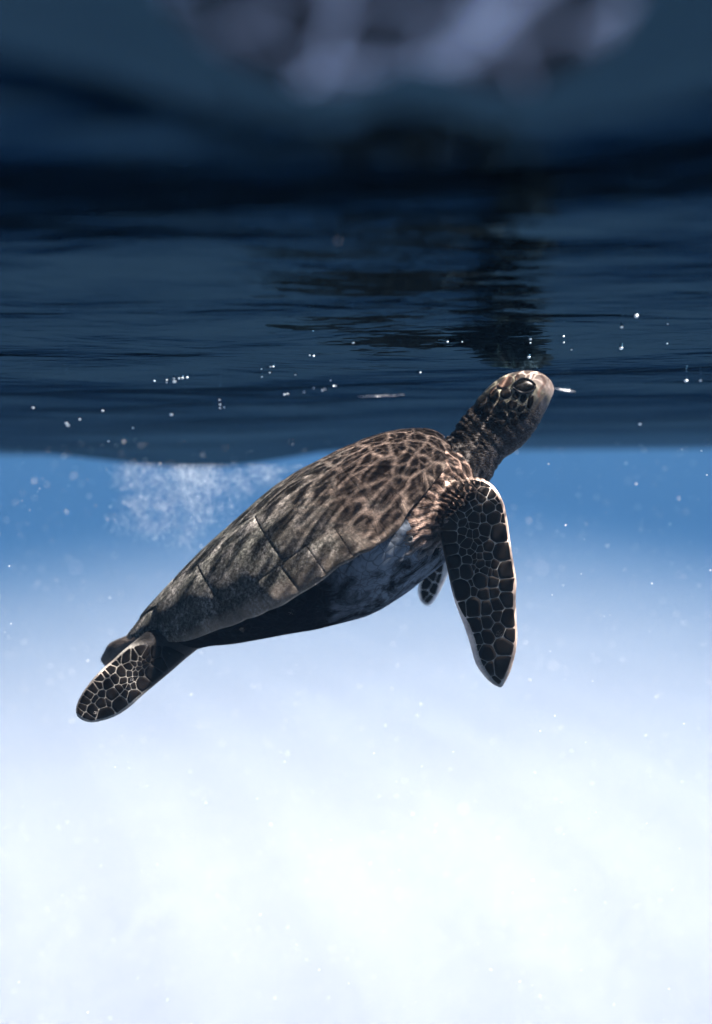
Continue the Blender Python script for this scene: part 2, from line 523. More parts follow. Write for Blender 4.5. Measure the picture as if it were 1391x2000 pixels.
# scutes: five vertebral, four pairs of costal, eleven pairs of marginal, one nuchal
def scute(poly, lift=0.0008):
    P = np.array(poly, float)
    seg = np.linalg.norm((np.roll(P, -1, 0) - P) * np.array([0.55, 0.25]), axis=1)
    pts = []
    for k in range(len(P)):
        m = max(3, int(round(seg[k] / 0.012)))
        for t in range(m):
            pts.append(P[k] + (P[(k + 1) % len(P)] - P[k]) * t / m)
    pts = np.array(pts)
    c = pts.mean(0)
    rings = [(1.001, -0.0004), (0.986, 0.0001), (0.93, lift * 0.75), (0.8, lift), (0.6, lift * 1.1), (0.38, lift * 1.2), (0.16, lift * 1.25)]
    v, uvl, f = [], [], []
    n = len(pts)
    for s, h in rings:
        for p in pts:
            x = c + (p - c) * s
            u = min(max(x[0], 0), 1); q = min(max(x[1], -1), 1)
            v.append(shell_pt(u, q) + shell_nrm(u, q) * h); uvl.append((u, q))
    v.append(shell_pt(*c) + shell_nrm(*c) * lift * 1.25); uvl.append(tuple(c))
    for r in range(len(rings) - 1):
        for k in range(n):
            f.append((r * n + k, r * n + (k + 1) % n, (r + 1) * n + (k + 1) % n, (r + 1) * n + k))
    for k in range(n):
        f.append(((len(rings) - 1) * n + k, (len(rings) - 1) * n + (k + 1) % n, len(v) - 1))
    o = mesh_obj('scute', v, f, M_CARA, carapace, ROOT)
    bm = bmesh.new(); bm.from_mesh(o.data); bmesh.ops.recalc_face_normals(bm, faces=bm.faces[:])
    bm.to_mesh(o.data); bm.free()
    add_uv(o, uvl)
    g = c + np.array([-0.28 * (P[:, 0].max() - P[:, 0].min()), -0.22 * math.copysign(1, c[1]) * (P[:, 1].max() - P[:, 1].min()) if abs(c[1]) > 0.05 else 0.0])
    rays = []
    for x in uvl:
        d = (np.array(x) - g) * np.array([0.55, 0.26]); r = np.linalg.norm(d) + 1e-6
        d = d / r
        rays.append((d[0] + 7.0 * c[0] + 0.5 * r, d[1] + 5.0 * c[1] + 0.5 * r))
    add_uv(o, rays, 'ray')
VB = [0.07, 0.20, 0.38, 0.58, 0.78, 0.955]       # vertebral borders along the crest
CB = [0.10, 0.29, 0.48, 0.68, 0.90]              # costal borders, half a step off
QV, QC, QM = 0.20, 0.34, 0.80
for i in range(5):
    a, b = VB[i], VB[i + 1]; m = (a + b) / 2
    scute([(a, -QV), (m, -QC), (b, -QV), (b, QV), (m, QC), (a, QV)])
vm = [(VB[i] + VB[i + 1]) / 2 for i in range(5)]
for sg in (-1, 1):
    for i in range(4):
        a, b = vm[i], vm[i + 1]
        scute([(a, sg * QC), (VB[i + 1], sg * QV), (b, sg * QC), (CB[i + 1], sg * QM), (CB[i], sg * QM)])
    mb = np.linspace(0.05, 0.965, 12)
    for i in range(11):
        scute([(mb[i], sg * QM), (mb[i + 1], sg * QM), (mb[i + 1], sg * 0.998), (mb[i], sg * 0.998)], 0.0006)
scute([(0.957, -0.25), (0.992, -0.3), (0.992, 0.3), (0.957, 0.25)], 0.0008)

# plastron
vs, fs, uvs = [], [], []
NU, NQ = 80, 48
for i in range(NU + 1):
    for j in range(NQ + 1):
        u = 0.04 + 0.83 * i / NU; q = -1 + 2 * j / NQ
        vs.append(plas_pt(u, q)); uvs.append((u, q))
for i in range(NU):
    for j in range(NQ):
        a = i * (NQ + 1) + j
        fs.append((a, a + NQ + 1, a + NQ + 2, a + 1))
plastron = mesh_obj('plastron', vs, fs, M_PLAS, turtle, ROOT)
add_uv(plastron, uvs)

# body: head, neck, limbs grown together into one skin
class Loft:
    def __init__(s): s.v = []; s.f = []; s.info = []
    def add(s, part, secs, n=28, ex=1.0):
        """secs: (edge a px, edge b px, Ya, Yb, half thickness m)"""
        base = len(s.v); m = len(secs)
        for k, (pa, pb, Ya, Yb, b) in enumerate(secs):
            A = np.array(U(*pa, Ya)); B = np.array(U(*pb, Yb))
            c = (A + B) / 2; h = (A - B) / 2
            d = np.cross(h / np.linalg.norm(h), [0, 0, 1.0])
            yv = np.array([0, -1.0, 0]) - h * np.dot([0, -1.0, 0], h) / np.dot(h, h)
            yv /= np.linalg.norm(yv)
            for j in range(n):
                t = 2 * math.pi * j / n
                cc, ss = math.cos(t), math.sin(t)
                sg = lambda x: math.copysign(abs(x) ** ex, x)
                s.v.append(c + h * sg(cc) + yv * b * sg(ss))
                s.info.append((part, k / (m - 1), cc, ss))
        for k in range(m - 1):
            for j in range(n):
                s.f.append((base + k * n + j, base + k * n + (j + 1) % n, base + (k + 1) * n + (j + 1) % n, base + (k + 1) * n + j))
        s.f.append(tuple(base + j for j in range(n))[::-1])
        s.f.append(tuple(base + (m - 1) * n + j for j in range(n)))
def resample(secs, n):
    S = np.array([[*a, *b, y1, y2, t] for a, b, y1, y2, t in secs], float)
    x = np.arange(len(S)); xi = np.linspace(0, len(S) - 1, n)
    out = []
    for t in xi:                              # Catmull-Rom through the sections
        i = min(int(t), len(S) - 2); f = t - i
        p0, p1, p2, p3 = S[max(i - 1, 0)], S[i], S[i + 1], S[min(i + 2, len(S) - 1)]
        r = 0.5 * (2 * p1 + (p2 - p0) * f + (2 * p0 - 5 * p1 + 4 * p2 - p3) * f * f + (3 * p1 - p0 - 3 * p2 + p3) * f ** 3)
        out.append(((r[0], r[1]), (r[2], r[3]), r[4], r[5], max(r[6], 0.002)))
    return out
L = Loft()
PXM = YM / F
y = YM
# trunk inside the shell, ending in the chest
tr = []
for u in np.linspace(0.12, 0.95, 12):
    T, M, B, w = prof(u)
    M0 = np.array(M); top = M0 + (T - M0) * 0.80; bot = B + (M0 - B) * 0.12
    tr.append((PX((top[0], YM, top[2])), PX((bot[0], YM, bot[2])), y, y, w * (0.86 + 0.085 * min(1.0, max(0.0, (u - 0.62) / 0.2)))))
tr.append(((884, 874), (924, 1010), y, y, 0.082))
tr.append(((902, 890), (938, 985), y, y, 0.055))
L.add('trunk', resample(tr, 40), ex=0.95)
HEAD = [((838,868),(880,1000),y,y,.070),((866,858),(922,968),y,y,.056),((883,847),(954,942),y,y,.044),((898,821),(968,917),y,y,.0385),((916,801),(986,894),y,y,.037),((934,778),(1010,879),y,y,.0375),((956,754),(1032,857),y,y,.0385),((981,736),(1049,832),y,y,.0375),((1006,727),(1060,811),y,y,.034),((1032,724),(1069,794),y,y,.0285),((1054,728),(1075,779),y,y,.0215),((1070,739),(1080,769),y,y,.0135),((1077,748),(1081,762),y,y,.006)]
L.add('head', resample(HEAD, 60), n=36, ex=0.93)
# near front flipper: hangs from the shoulder, leading edge to the right
yn = 1.035
FF = [((800, 1040), (858, 945), 1.06, 1.068, 0.04), ((838, 1045), (885, 940), 1.03, 1.038, 0.036), ((858, 1032), (926, 931), 1.01, 1.018, 0.03), ((857, 1012), (958, 944), 1.0, 1.008, 0.025), ((857, 1030), (981, 976), 1.0059, 1.0139, 0.02), ((861, 1052), (990, 1010), 1.011, 1.019, 0.0165), ((866, 1078), (997, 1058), 1.0158, 1.0238, 0.0145), ((873, 1110), (1003, 1096), 1.0205, 1.0285, 0.013), ((879, 1140), (1009, 1134), 1.025, 1.033, 0.012), ((887, 1172), (1008, 1172), 1.0295, 1.0375, 0.011), ((896, 1197), (1009, 1208), 1.0339, 1.0419, 0.0105), ((908, 1228), (1011, 1242), 1.0382, 1.0462, 0.0095), ((919, 1263), (1008, 1273), 1.0425, 1.0505, 0.0085), ((928, 1294), (1001, 1300), 1.0467, 1.0547, 0.0075), ((940, 1314), (994, 1319), 1.0509, 1.0589, 0.0062), ((955, 1331), (985, 1335), 1.055, 1.063, 0.0048), ((970, 1341), (979, 1342), 1.0591, 1.0671, 0.0032)]
L.add('front_flipper', resample(FF, 70), n=36, ex=0.9)
# far front flipper
yf = 2 * YM - 1.05
FR = [((810,1010),(880,960),1.24,1.24,.035),((850,1030),(925,985),1.28,1.28,.026),((850,1065),(912,1045),1.29,1.29,.016),((836,1103),(890,1090),1.30,1.30,.012),((822,1128),(876,1120),1.31,1.31,.010),((816,1152),(863,1148),1.315,1.315,.0085),((820,1172),(852,1168),1.32,1.32,.0065),((831,1183),(841,1182),1.32,1.32,.004)]
L.add('far_front_flipper', resample(FR, 30), ex=0.9)
# hind flippers
HF = [((330,1205),(432,1243),1.11,1.11,.032),((296,1226),(398,1260),1.10,1.10,.030),((268,1248),(366,1284),1.09,1.09,.026),((243,1268),(334,1312),1.08,1.08,.021),((222,1287),(304,1337),1.07,1.07,.017),((200,1306),(277,1360),1.06,1.06,.014),((181,1326),(254,1381),1.055,1.055,.012),((164,1348),(230,1397),1.05,1.05,.0105),((152,1370),(204,1407),1.045,1.045,.0085),((148,1386),(180,1411),1.04,1.04,.0065),((151,1399),(166,1408),1.04,1.04,.004)]
L.add('hind_flipper', resample(HF, 44), n=32, ex=0.9)
HR = [((300,1205),(345,1262),1.19,1.19,.028),((270,1232),(306,1274),1.20,1.20,.022),((240,1244),(272,1278),1.21,1.21,.016),((214,1256),(244,1289),1.215,1.215,.012),((204,1272),(222,1296),1.22,1.22,.009),((196,1287),(206,1301),1.225,1.225,.005)]
L.add('far_hind_flipper', resample(HR, 26), ex=0.9)

tmp = mesh_obj('skin_source', L.v, L.f, None, None, ROOT)
bm = bmesh.new(); bm.from_mesh(tmp.data); bmesh.ops.recalc_face_normals(bm, faces=bm.faces[:]); bm.to_mesh(tmp.data); bm.free()
md = tmp.modifiers.new('r', 'REMESH'); md.mode = 'VOXEL'; md.voxel_size = 0.0021; md.use_smooth_shade = True
md = tmp.modifiers.new('s', 'SMOOTH'); md.factor = 0.5; md.iterations = 5
dg = bpy.context.evaluated_depsgraph_get()
me = bpy.data.meshes.new_from_object(tmp.evaluated_get(dg))
bpy.data.objects.remove(tmp)
me.name = 'body'
body = bpy.data.objects.new('body', me); COL.objects.link(body); body.parent = turtle
me.materials.clear(); me.materials.append(M_SKIN)
nv = len(me.vertices)
co = np.empty(nv * 3, np.float32); me.vertices.foreach_get('co', co); co = co.reshape(-1, 3) + ROOT
no = np.empty(nv * 3, np.float32); me.vertices.foreach_get('normal', no); no = no.reshape(-1, 3)
kd = KDTree(len(L.v))
for i, p in enumerate(L.v): kd.insert(p, i)
kd.balance()
near_i = [kd.find(Vector(p))[1] for p in co]
def sst(a, b, x):
    t = min(max((x - a) / (b - a), 0), 1); return t * t * (3 - 2 * t)
def lerp(a, b, t): return tuple(x + (y_ - x) * t for x, y_ in zip(a, b))
pig = np.ones((nv, 4), np.float32)
disp = np.zeros(nv, np.float32)
DARK = (0.020, 0.018, 0.018); SEAM = (0.15, 0.155, 0.15)
for i in range(nv):
    part, t, cc, ss = L.info[near_i[i]]
    p = co[i]
    cr = 0.0
    if part == 'head':
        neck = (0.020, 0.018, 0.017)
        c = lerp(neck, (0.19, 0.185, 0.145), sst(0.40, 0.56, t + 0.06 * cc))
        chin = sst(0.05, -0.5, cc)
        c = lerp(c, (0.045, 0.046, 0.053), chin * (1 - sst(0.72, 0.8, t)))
        beak = sst(0.66, 0.76, t + 0.10 * cc - 0.03)
        c = lerp(c, (0.44, 0.365, 0.325), beak)
        # brown stroke before the eye and down the beak
        x, y_ = PX(p)
        d = abs((x - 1058) - 6 * math.sin((y_ - 735) * 0.14)) 
        if 733 < y_ < 775: c = lerp(c, (0.17, 0.11, 0.09), (1 - sst(1.5, 5.0, d)) * 0.85)
        # jaw line
        dj = abs((x - 1044) + (y_ - 800) * 0.62)
        if 766 < y_ < 806: c = lerp(c, (0.10, 0.08, 0.06), (1 - sst(0.8, 2.6, dj)) * 0.8)
        cr = 1 - sst(0.48, 0.62, t + 0.12 * cc)
        disp[i] = 0.0011 * cr * math.sin(210 * t + 2.2 * math.sin(3 * ss + 2 * cc) + 6 * math.sin(17 * t)) * (1 - 0.5 * chin)
    elif part == 'front_flipper':
        c = SEAM
        c = lerp((0.11, 0.078, 0.064), c, sst(0.12, 0.24, t))
        lead = sst(0.55, 0.95, -cc)
        c = lerp(c, (0.34, 0.27, 0.23), lead)
        trail = sst(0.62, 0.95, cc)
        c = lerp(c, lerp(DARK, (0.46, 0.40, 0.37), sst(0.46, 0.60, t)), trail)
        cr = 1 - sst(0.10, 0.22, t)
    elif part == 'hind_flipper':
        c = lerp((0.020, 0.020, 0.021), (0.19, 0.19, 0.18), sst(0.24, 0.40, t + 0.14 * cc))
        c = lerp(c, (0.26, 0.24, 0.22), sst(0.4, 0.9, cc) * sst(0.3, 0.45, t))  # upper edge paler: sunlight on it put into the pigment
        cr = 0.25
    elif part == 'far_front_flipper':
        c = lerp((0.30, 0.32, 0.34), (0.55, 0.52, 0.5), sst(0.7, 0.95, abs(cc)))
    elif part == 'far_hind_flipper':
        c = (0.075, 0.066, 0.06); cr = 0.5
    else:
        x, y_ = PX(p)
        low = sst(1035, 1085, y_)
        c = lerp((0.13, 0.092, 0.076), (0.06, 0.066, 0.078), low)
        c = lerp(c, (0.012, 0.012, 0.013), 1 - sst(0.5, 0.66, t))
        cr = 1.0
    if part == 'trunk' or (part == 'front_flipper' and t < 0.2) or (part == 'head' and t < 0.16):
        x, y_ = PX(p)
        ang = math.atan2(y_ - 1015, x - 945); rr = math.hypot(x - 945, y_ - 1015)
        sw = math.sin(46 * ang + 2.2 * math.sin(rr * 0.055) + 1.5 * math.sin(rr * 0.13 + 9 * ang)) * 0.65 + 0.35 * math.sin(97 * ang + 3 * math.sin(rr * 0.09))
        k_ = 1.0 if part != 'front_flipper' else 1 - sst(0.1, 0.2, t)
        disp[i] += 0.0012 * sw * k_
        c = lerp(c, tuple(q_ * 0.18 for q_ in c), sst(0.15, -0.45, sw) * k_)
        cr *= 0.35
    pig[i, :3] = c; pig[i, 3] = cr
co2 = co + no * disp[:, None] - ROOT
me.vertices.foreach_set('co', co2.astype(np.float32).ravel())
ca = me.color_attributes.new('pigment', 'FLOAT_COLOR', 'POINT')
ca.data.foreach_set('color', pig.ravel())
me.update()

polys = [tuple(p.vertices) for p in me.polygons]
bvh = BVHTree.FromPolygons([tuple(v + ROOT) for v in co2], polys)
def hit(px, py):
    v = (CAMR @ Vector(((px - 695.5) / F, (1000.0 - py) / F, -1.0))).normalized()
    loc, nrm, _, _ = bvh.ray_cast(Vector((0, 0, 0)), v)
    if loc is None: return None
    if nrm.dot(v) > 0: nrm = -nrm
    return loc, nrm

def chaikin(P, it=2):
    for _ in range(it):
        Q = []
        for k in range(len(P)):
            a, b = P[k], P[(k + 1) % len(P)]
            Q += [a * 0.88 + b * 0.12, a * 0.12 + b * 0.88]
        P = Q
    return np.array(P)
def area(P):
    x, y_ = P[:, 0], P[:, 1]
    return 0.5 * np.sum(x * np.roll(y_, -1) - np.roll(x, -1) * y_)
def resamp(P, n):
    d = np.linalg.norm(np.roll(P, -1, 0) - P, axis=1)
    s = np.concatenate([[0], np.cumsum(d)]); Q = np.vstack([P, P[:1]])
    t = np.linspace(0, s[-1], n, endpoint=False)
    return np.stack([np.interp(t, s, Q[:, 0]), np.interp(t, s, Q[:, 1])], -1)
def inset_ratio(P, c, px):
    r = np.linalg.norm(P - c, axis=1)
    return c + (P - c) * np.maximum(0.45, 1 - px / np.maximum(r, 1e-3))[:, None]
def plate(poly, mat, lift=0.0008, gap=0.0, parent=None, n=18):
    P = np.array(poly, float)
    if abs(area(P)) < 10: return None
    P = resamp(chaikin(list(P), 1), n)
    c = P.mean(0)
    if gap: P = inset_ratio(P, c, gap)
    hc = hit(*c)
    if hc is None: return None
    v = []
    for s, h in ((1.0, -0.0004), (0.965, lift * 0.7), (0.62, lift)):
        for p in P:
            x = c + (p - c) * s
            for _ in range(14):
                hh = hit(*x)
                if hh is not None and abs(hh[0].y - hc[0].y) < 0.05 and hh[1].y < -0.12: break
                x = x + (c - x) * 0.12
            if hh is None: hh = hc
            v.append(hh[0] + hh[1] * h)
    v.append(hc[0] + hc[1] * lift)
    f = []
    for r in range(2):
        for k in range(n):
            f.append((r * n + k, r * n + (k + 1) % n, (r + 1) * n + (k + 1) % n, (r + 1) * n + k))
    for k in range(n): f.append((2 * n + k, 2 * n + (k + 1) % n, 3 * n))
    if area(P) > 0: f = [t[::-1] for t in f]
    return mesh_obj('scale', v, f, mat, parent or body, ROOT)

def z6(L_): return [(900 + x / 6.955, 700 + y_ / 6.955) for x, y_ in L_]
HP = [([(490,385),(560,300),(650,238),(705,245),(695,330),(640,380),(560,412),(510,412)],1),
 ([(376,535),(398,460),(470,412),(518,450),(514,560),(460,602),(400,578)],0),
 ([(542,470),(558,425),(640,398),(692,450),(672,522),(600,548),(548,522)],0),
 ([(708,500),(740,452),(795,478),(792,532),(750,557),(708,530)],0),
 ([(806,570),(823,498),(893,498),(893,560),(850,608)],0),
 ([(903,660),(930,510),(987,498),(982,600),(940,692)],0),
 ([(272,722),(330,620),(380,582),(458,630),(463,700),(410,768),(300,764)],0),
 ([(483,640),(510,578),(592,573),(612,620),(592,682),(520,698)],0),
 ([(637,610),(680,563),(762,588),(768,640),(710,698),(643,682)],0),
 ([(772,685),(800,643),(862,638),(874,670),(820,722),(778,717)],0),
 ([(787,790),(850,728),(933,718),(922,770),(850,842),(798,827)],0),
 ([(648,760),(690,723),(752,723),(763,765),(710,803),(658,797)],0),
 ([(438,790),(500,728),(590,713),(628,740),(602,792),(500,803)],0),
 ([(393,810),(430,798),(478,830),(440,852),(398,832)],0),
 ([(458,880),(520,838),(622,833),(655,870),(622,912),(520,918)],0),
 ([(688,850),(740,813),(784,850),(763,902),(698,907)],0),
 ([(225,660),(300,562),(358,512),(358,580),(290,672),(210,728),(172,712)],0),
 ([(376,490),(440,405),(530,330),(478,400),(400,500)],1),
 ([(745,250),(770,215),(800,225),(785,290),(745,320)],1)]
for poly, b in HP:
    plate(z6(poly), M_SCALEB if b else M_SCALE, 0.0010, -0.9)

def clip_half(P, m, d):
    out = []
    for k in range(len(P)):
        a, b = P[k], P[(k + 1) % len(P)]
        da, db = np.dot(a - m, d), np.dot(b - m, d)
        if da <= 0: out.append(a)
        if (da < 0 < db) or (db < 0 < da):
            out.append(a + (b - a) * da / (da - db))
    return out
def voronoi_plates(outline, seeds, gapf, mat, lift, aniso=1.0):
    O = [np.array(p, float) for p in outline]
    S = np.array([(x, y_) for x, y_, w in seeds]); Wt = np.array([w for x, y_, w in seeds])
    for i in range(len(S)):
        P = list(O)
        for j in range(len(S)):
            if i == j: continue
            d = S[j] - S[i]; L2 = np.dot(d, d)
            if L2 > 110 ** 2: continue
            m = S[i] + d * min(0.85, max(0.15, 0.5 + (Wt[i] ** 2 - Wt[j] ** 2) / (2 * L2)))
            P = clip_half(P, m, d)
            if len(P) < 3: break
        if len(P) < 3: continue
        plate(P, mat, lift, gapf(*S[i]))

FO = [(905,940),(926,936),(943,940),(957,948),(967,960),(976,976),(982,992),(986,1012),(990,1036),(994,1060),(998,1088),(1002,1112),(1006,1130),(1003,1142),(1003,1183),(1006,1212),(1007,1246),(1002,1275),(994,1302),(984,1326),(975,1338),(966,1331),(952,1313),(942,1297),(934,1278),(928,1250),(916,1218),(901,1194),(889,1168),(881,1135),(876,1111),(871,1087),(866,1066),(861,1044),(858,1025),(862,1006),(873,992),(884,972),(893,952)]
def z4(L_): return [(780 + a / 4.168, 900 + b / 4.168, w) for a, b, w in L_]
FS = z4([(500,262,7),(575,222,8),(625,180,7),(700,180,8),(690,245,8),(760,275,6),(590,292,8),(655,300,8),(775,335,5),(805,310,5),
(470,345,8),(530,380,11),(612,335,7),(640,385,6),(735,385,12),(815,385,7),(500,440,8),(560,420,7),(610,465,12),(672,462,4),(775,460,14),(845,470,6),
(520,500,7),(560,525,4),(600,520,9),(700,570,13),(820,590,20),(530,575,7),(575,590,7),(625,590,8),(685,625,8),(512,632,5),(555,672,10),(610,695,7),(645,660,6),(655,715,6),(730,695,11),(840,735,19),
(528,745,5),(577,742,6),(612,780,5),(655,780,6),(715,775,8),(555,805,9),(622,815,3),(662,838,9),(720,838,5),(780,848,7),(870,890,17),
(550,900,15),(605,880,4),(625,895,4),(695,895,9),(738,905,5),(782,912,6),(660,975,16),(755,985,10),(880,1012,14),
(440,820,15),(455,910,10),(500,1050,20),(592,1000,4),(605,1050,6),(690,1080,11),(765,1072,8),(880,1120,14),
(605,1190,17),(525,1195,9),(705,1195,13),(790,1170,11),(895,1290,17),(800,1265,9),(620,1340,13),(718,1320,11),(810,1375,13),(900,1410,12),(635,1450,10),(720,1425,12),
(638,1530,6),(700,1565,14),(845,1500,14),(850,1690,20),(665,1640,6),(740,1700,11),(770,1790,6),
(400,520,16),(400,620,16),(415,720,14),(440,470,10)])
voronoi_plates(FO, FS, lambda x, y_: 0.3 if y_ > 985 else 0.7, M_SCALE, 0.00045)
HO = [(250,1267),(275,1258),(330,1262),(366,1280),(346,1297),(321,1318),(290,1343),(267,1362),(248,1379),(229,1393),(207,1402),(179,1408),(162,1402),(151,1393),(151,1381),(158,1364),(170,1344),(186,1325),(205,1306),(227,1287)]
HS = [(130 + a / 4.637, 1220 + b / 4.637, w) for a, b, w in [(535,300,9),(475,295,7),(620,305,7),(665,312,4),(710,283,6),(740,310,5),(680,265,4),(615,352,6),(660,350,5),(705,340,5),(722,374,6),(570,385,8),(605,405,4),(655,400,5),(505,440,10),(565,440,8),(625,440,6),(685,435,8),(780,430,17),(450,490,9),(515,505,9),(580,505,7),(625,490,5),(375,540,10),(530,550,7),(605,550,7),(690,530,14),(480,585,9),(560,565,7),(420,630,13),(535,630,9),(610,650,14),(315,715,11),(372,702,6),(480,705,14),(235,780,13),(345,810,15),(160,760,8),(190,840,12),(400,410,7),(430,330,6),(300,550,7),(250,585,8),(215,640,7),(180,690,7),(320,625,6),(310,480,7),(840,345,17),(930,300,17),(820,290,9),(260,670,6),(130,800,8),(355,450,5)]]
voronoi_plates(HO, HS, lambda x, y_: 0.45 if (x - 130) * 0.8 + (y_ - 1220) * 1.0 > 175 else 1.1, M_SCALE, 0.00045)  # wider pale seams on the upper side stand in for its sunlit tone
FRO = [(868,1094),(864,1122),(852,1160),(836,1180),(825,1173),(821,1158),(822,1141),(828,1129),(842,1116),(855,1104)]
voronoi_plates(FRO, [(832,1140,10),(845,1125,7),(858,1108,8),(848,1150,8),(830,1162,6),(838,1170,6),(859,1130,6)], lambda x, y_: 0.4, M_SCALE, 0.00045)

# eye, lids
he = hit(1024, 754)
ec, en = he
ax = Vector((0.985, 0, 0.02)); ax = (ax - en * ax.dot(en)).normalized(); ay = en.cross(ax).normalized()
if ay.z < 0: ay = -ay
rx, ry = 0.0150, 0.0088
v, f = [], []
NR, NS = 9, 32
for i in range(NR + 1):
    r = i / NR
    for j in range(NS):
        t = 2 * math.pi * j / NS
        x = rx * r * math.cos(t); y_ = ry * r * math.sin(t) * (1 - 0.18 * math.cos(2 * t))
        v.append(ec + ax * x + ay * y_ + en * (0.0035 * math.sqrt(max(0, 1 - r * r)) - 0.0008))
for i in range(NR):
    for j in range(NS):
        f.append((i * NS + j, i * NS + (j + 1) % NS, (i + 1) * NS + (j + 1) % NS, (i + 1) * NS + j))
eye = mesh_obj('eye', v, f, M_EYE, turtle, ROOT)
eye['label'] = 'large almond shaped black eye'
def lid(t0, t1, w, lift, name):
    v, f = [], []
    N, K = 26, 8
    for i in range(N + 1):
        t = t0 + (t1 - t0) * i / N
        fade = max(0.0, math.sin(math.pi * i / N)) ** 0.5
        x = rx * 1.07 * math.cos(t); y_ = ry * 1.1 * math.sin(t) * (1 - 0.18 * math.cos(2 * t))
        c = ec + ax * x + ay * y_
        rad = (ax * math.cos(t) + ay * math.sin(t))
        for k in range(K):
            a = 2 * math.pi * k / K
            v.append(c + rad * (w * fade + 0.0004) * math.cos(a) + en * ((lift * fade + 0.0004) * math.sin(a)))
    for i in range(N):
        for k in range(K):
            f.append((i * K + k, i * K + (k + 1) % K, (i + 1) * K + (k + 1) % K, (i + 1) * K + k))
    mesh_obj(name, v, f, M_LID, eye, ROOT)
lid(R(185), R(358), 0.0017, 0.0024, 'eyelid')
lid(R(2), R(178), 0.0011, 0.0026, 'eyelid')
# nostril
hn = hit(1072, 742)
if hn:
    v = []; f = []
    a1 = Vector((0.5, 0, 0.8)); a1 = (a1 - hn[1] * a1.dot(hn[1])).normalized(); a2 = hn[1].cross(a1)
    for k in range(12):
        t = 2 * math.pi * k / 12
        v.append(hn[0] + a1 * 0.0018 * math.cos(t) + a2 * 0.001 * math.sin(t) + hn[1] * 0.0002)
    v.append(hn[0] + hn[1] * 0.0004)
    for k in range(12): f.append((k, (k + 1) % 12, 12))
    mesh_obj('nostril', v, f, M_EYE, turtle, ROOT)

# barnacle on the flank
pb = BVHTree.FromPolygons([v.co + Vector(ROOT) for v in plastron.data.vertices], [tuple(p.vertices) for p in plastron.data.polygons])
vv = (CAMR @ Vector(((799 - 695.5) / F, (1000.0 - 1053) / F, -1.0))).normalized()
bl, bn, _, _ = pb.ray_cast(Vector((0, 0, 0)), vv)
bh = hit(799, 1053)
if bh is not None and (bl is None or bh[0].y < bl.y): bl, bn = bh
if bl is not None:
    if bn.dot(vv) > 0: bn = -bn
    b1 = bn.orthogonal().normalized(); b2 = bn.cross(b1)
    v, f = [], []
    prof_b = [(0.0062, -0.001), (0.0052, 0.0016), (0.0038, 0.0026), (0.0030, 0.0022), (0.0022, 0.0004), (0.0004, 0.0002)]
    for r, h in prof_b:
        for k in range(18):
            t = 2 * math.pi * k / 18; rr = r * (1 + 0.07 * math.cos(6 * t))
            v.append(bl + b1 * rr * math.cos(t) + b2 * rr * math.sin(t) + bn * h)
    for i in range(len(prof_b) - 1):
        for k in range(18): f.append((i * 18 + k, i * 18 + (k + 1) % 18, (i + 1) * 18 + (k + 1) % 18, (i + 1) * 18 + k))
    mesh_obj('barnacle', v, f, M_BARN, turtle, ROOT)

# ------------------------------------------------------------------ bubbles held under the surface
def ico(r=1.0, sub=2):
    bm = bmesh.new(); bmesh.ops.create_icosphere(bm, subdivisions=sub, radius=r)
    v = [tuple(x.co) for x in bm.verts]; f = [tuple(y_.index for y_ in x.verts) for x in bm.faces]; bm.free()
    return np.array(v), f
iv, ifc = ico(1.0, 2)
bub_me = bpy.data.meshes.new('air_bubble')
dome = iv.copy(); dome[:, 2] = np.where(dome[:, 2] > 0, dome[:, 2] * 0.5, dome[:, 2])
bub_me.from_pydata([tuple(x) for x in dome], [], ifc); bub_me.update()
bub_me.polygons.foreach_set('use_smooth', [True] * len(bub_me.polygons)); bub_me.materials.append(M_BUB)
BUB = {
 'right': ('small bright air bubble under the surface right of the turtle head',
   [(1243,615,5),(1214,637,3.4),(1213,678,4.5),(1101,656,2),(1101,668,2.4),(1116,682,2.2),(1303,670,2),(1304,632,1.5),(1340,742,3.5),(1368,742,2.5),(1250,827,3)]),
 'head': ('small bright air bubble among the dark reflection above the turtle head',
   [(1036,661,3),(1036,669,2.3),(1033,696,3.6),(874,667,2.2),(903,667,1.6)]),
 'mid': ('tiny bright air bubble under the surface above the middle of the turtle shell',
   [(821,726,2.8),(690,668,3.2),(605,693,2.4),(613,694,2.6),(528,715,2.3),(534,715,2.2),(511,720,1.8),(512,735,2),(527,727,2),(577,731,2.2),(556,769,2.6),(562,768,1.8),(594,765,1.8),(613,757,1.6),(630,761,2.4),(635,759,1.8),(646,742,2),(652,753,1.8),(656,753,1.8)]),
 'left': ('tiny bright air bubble under the surface left of the turtle shell',
   [(341,743,4.2),(340,738,2.8),(350,738,2.4),(357,737,2.8),(366,736,2.8),(326,741,1.8),(326,746,1.8),(302,743,2),(429,780,1.6),(430,789,1.8),(430,796,1.8),(438,795,1.5),(335,808,3.4),(201,801,2.2),(65,795,2.4),(130,825,3.2),(133,829,3.4),(156,818,2),(212,861,1.6),(260,835,1.4)]),
}
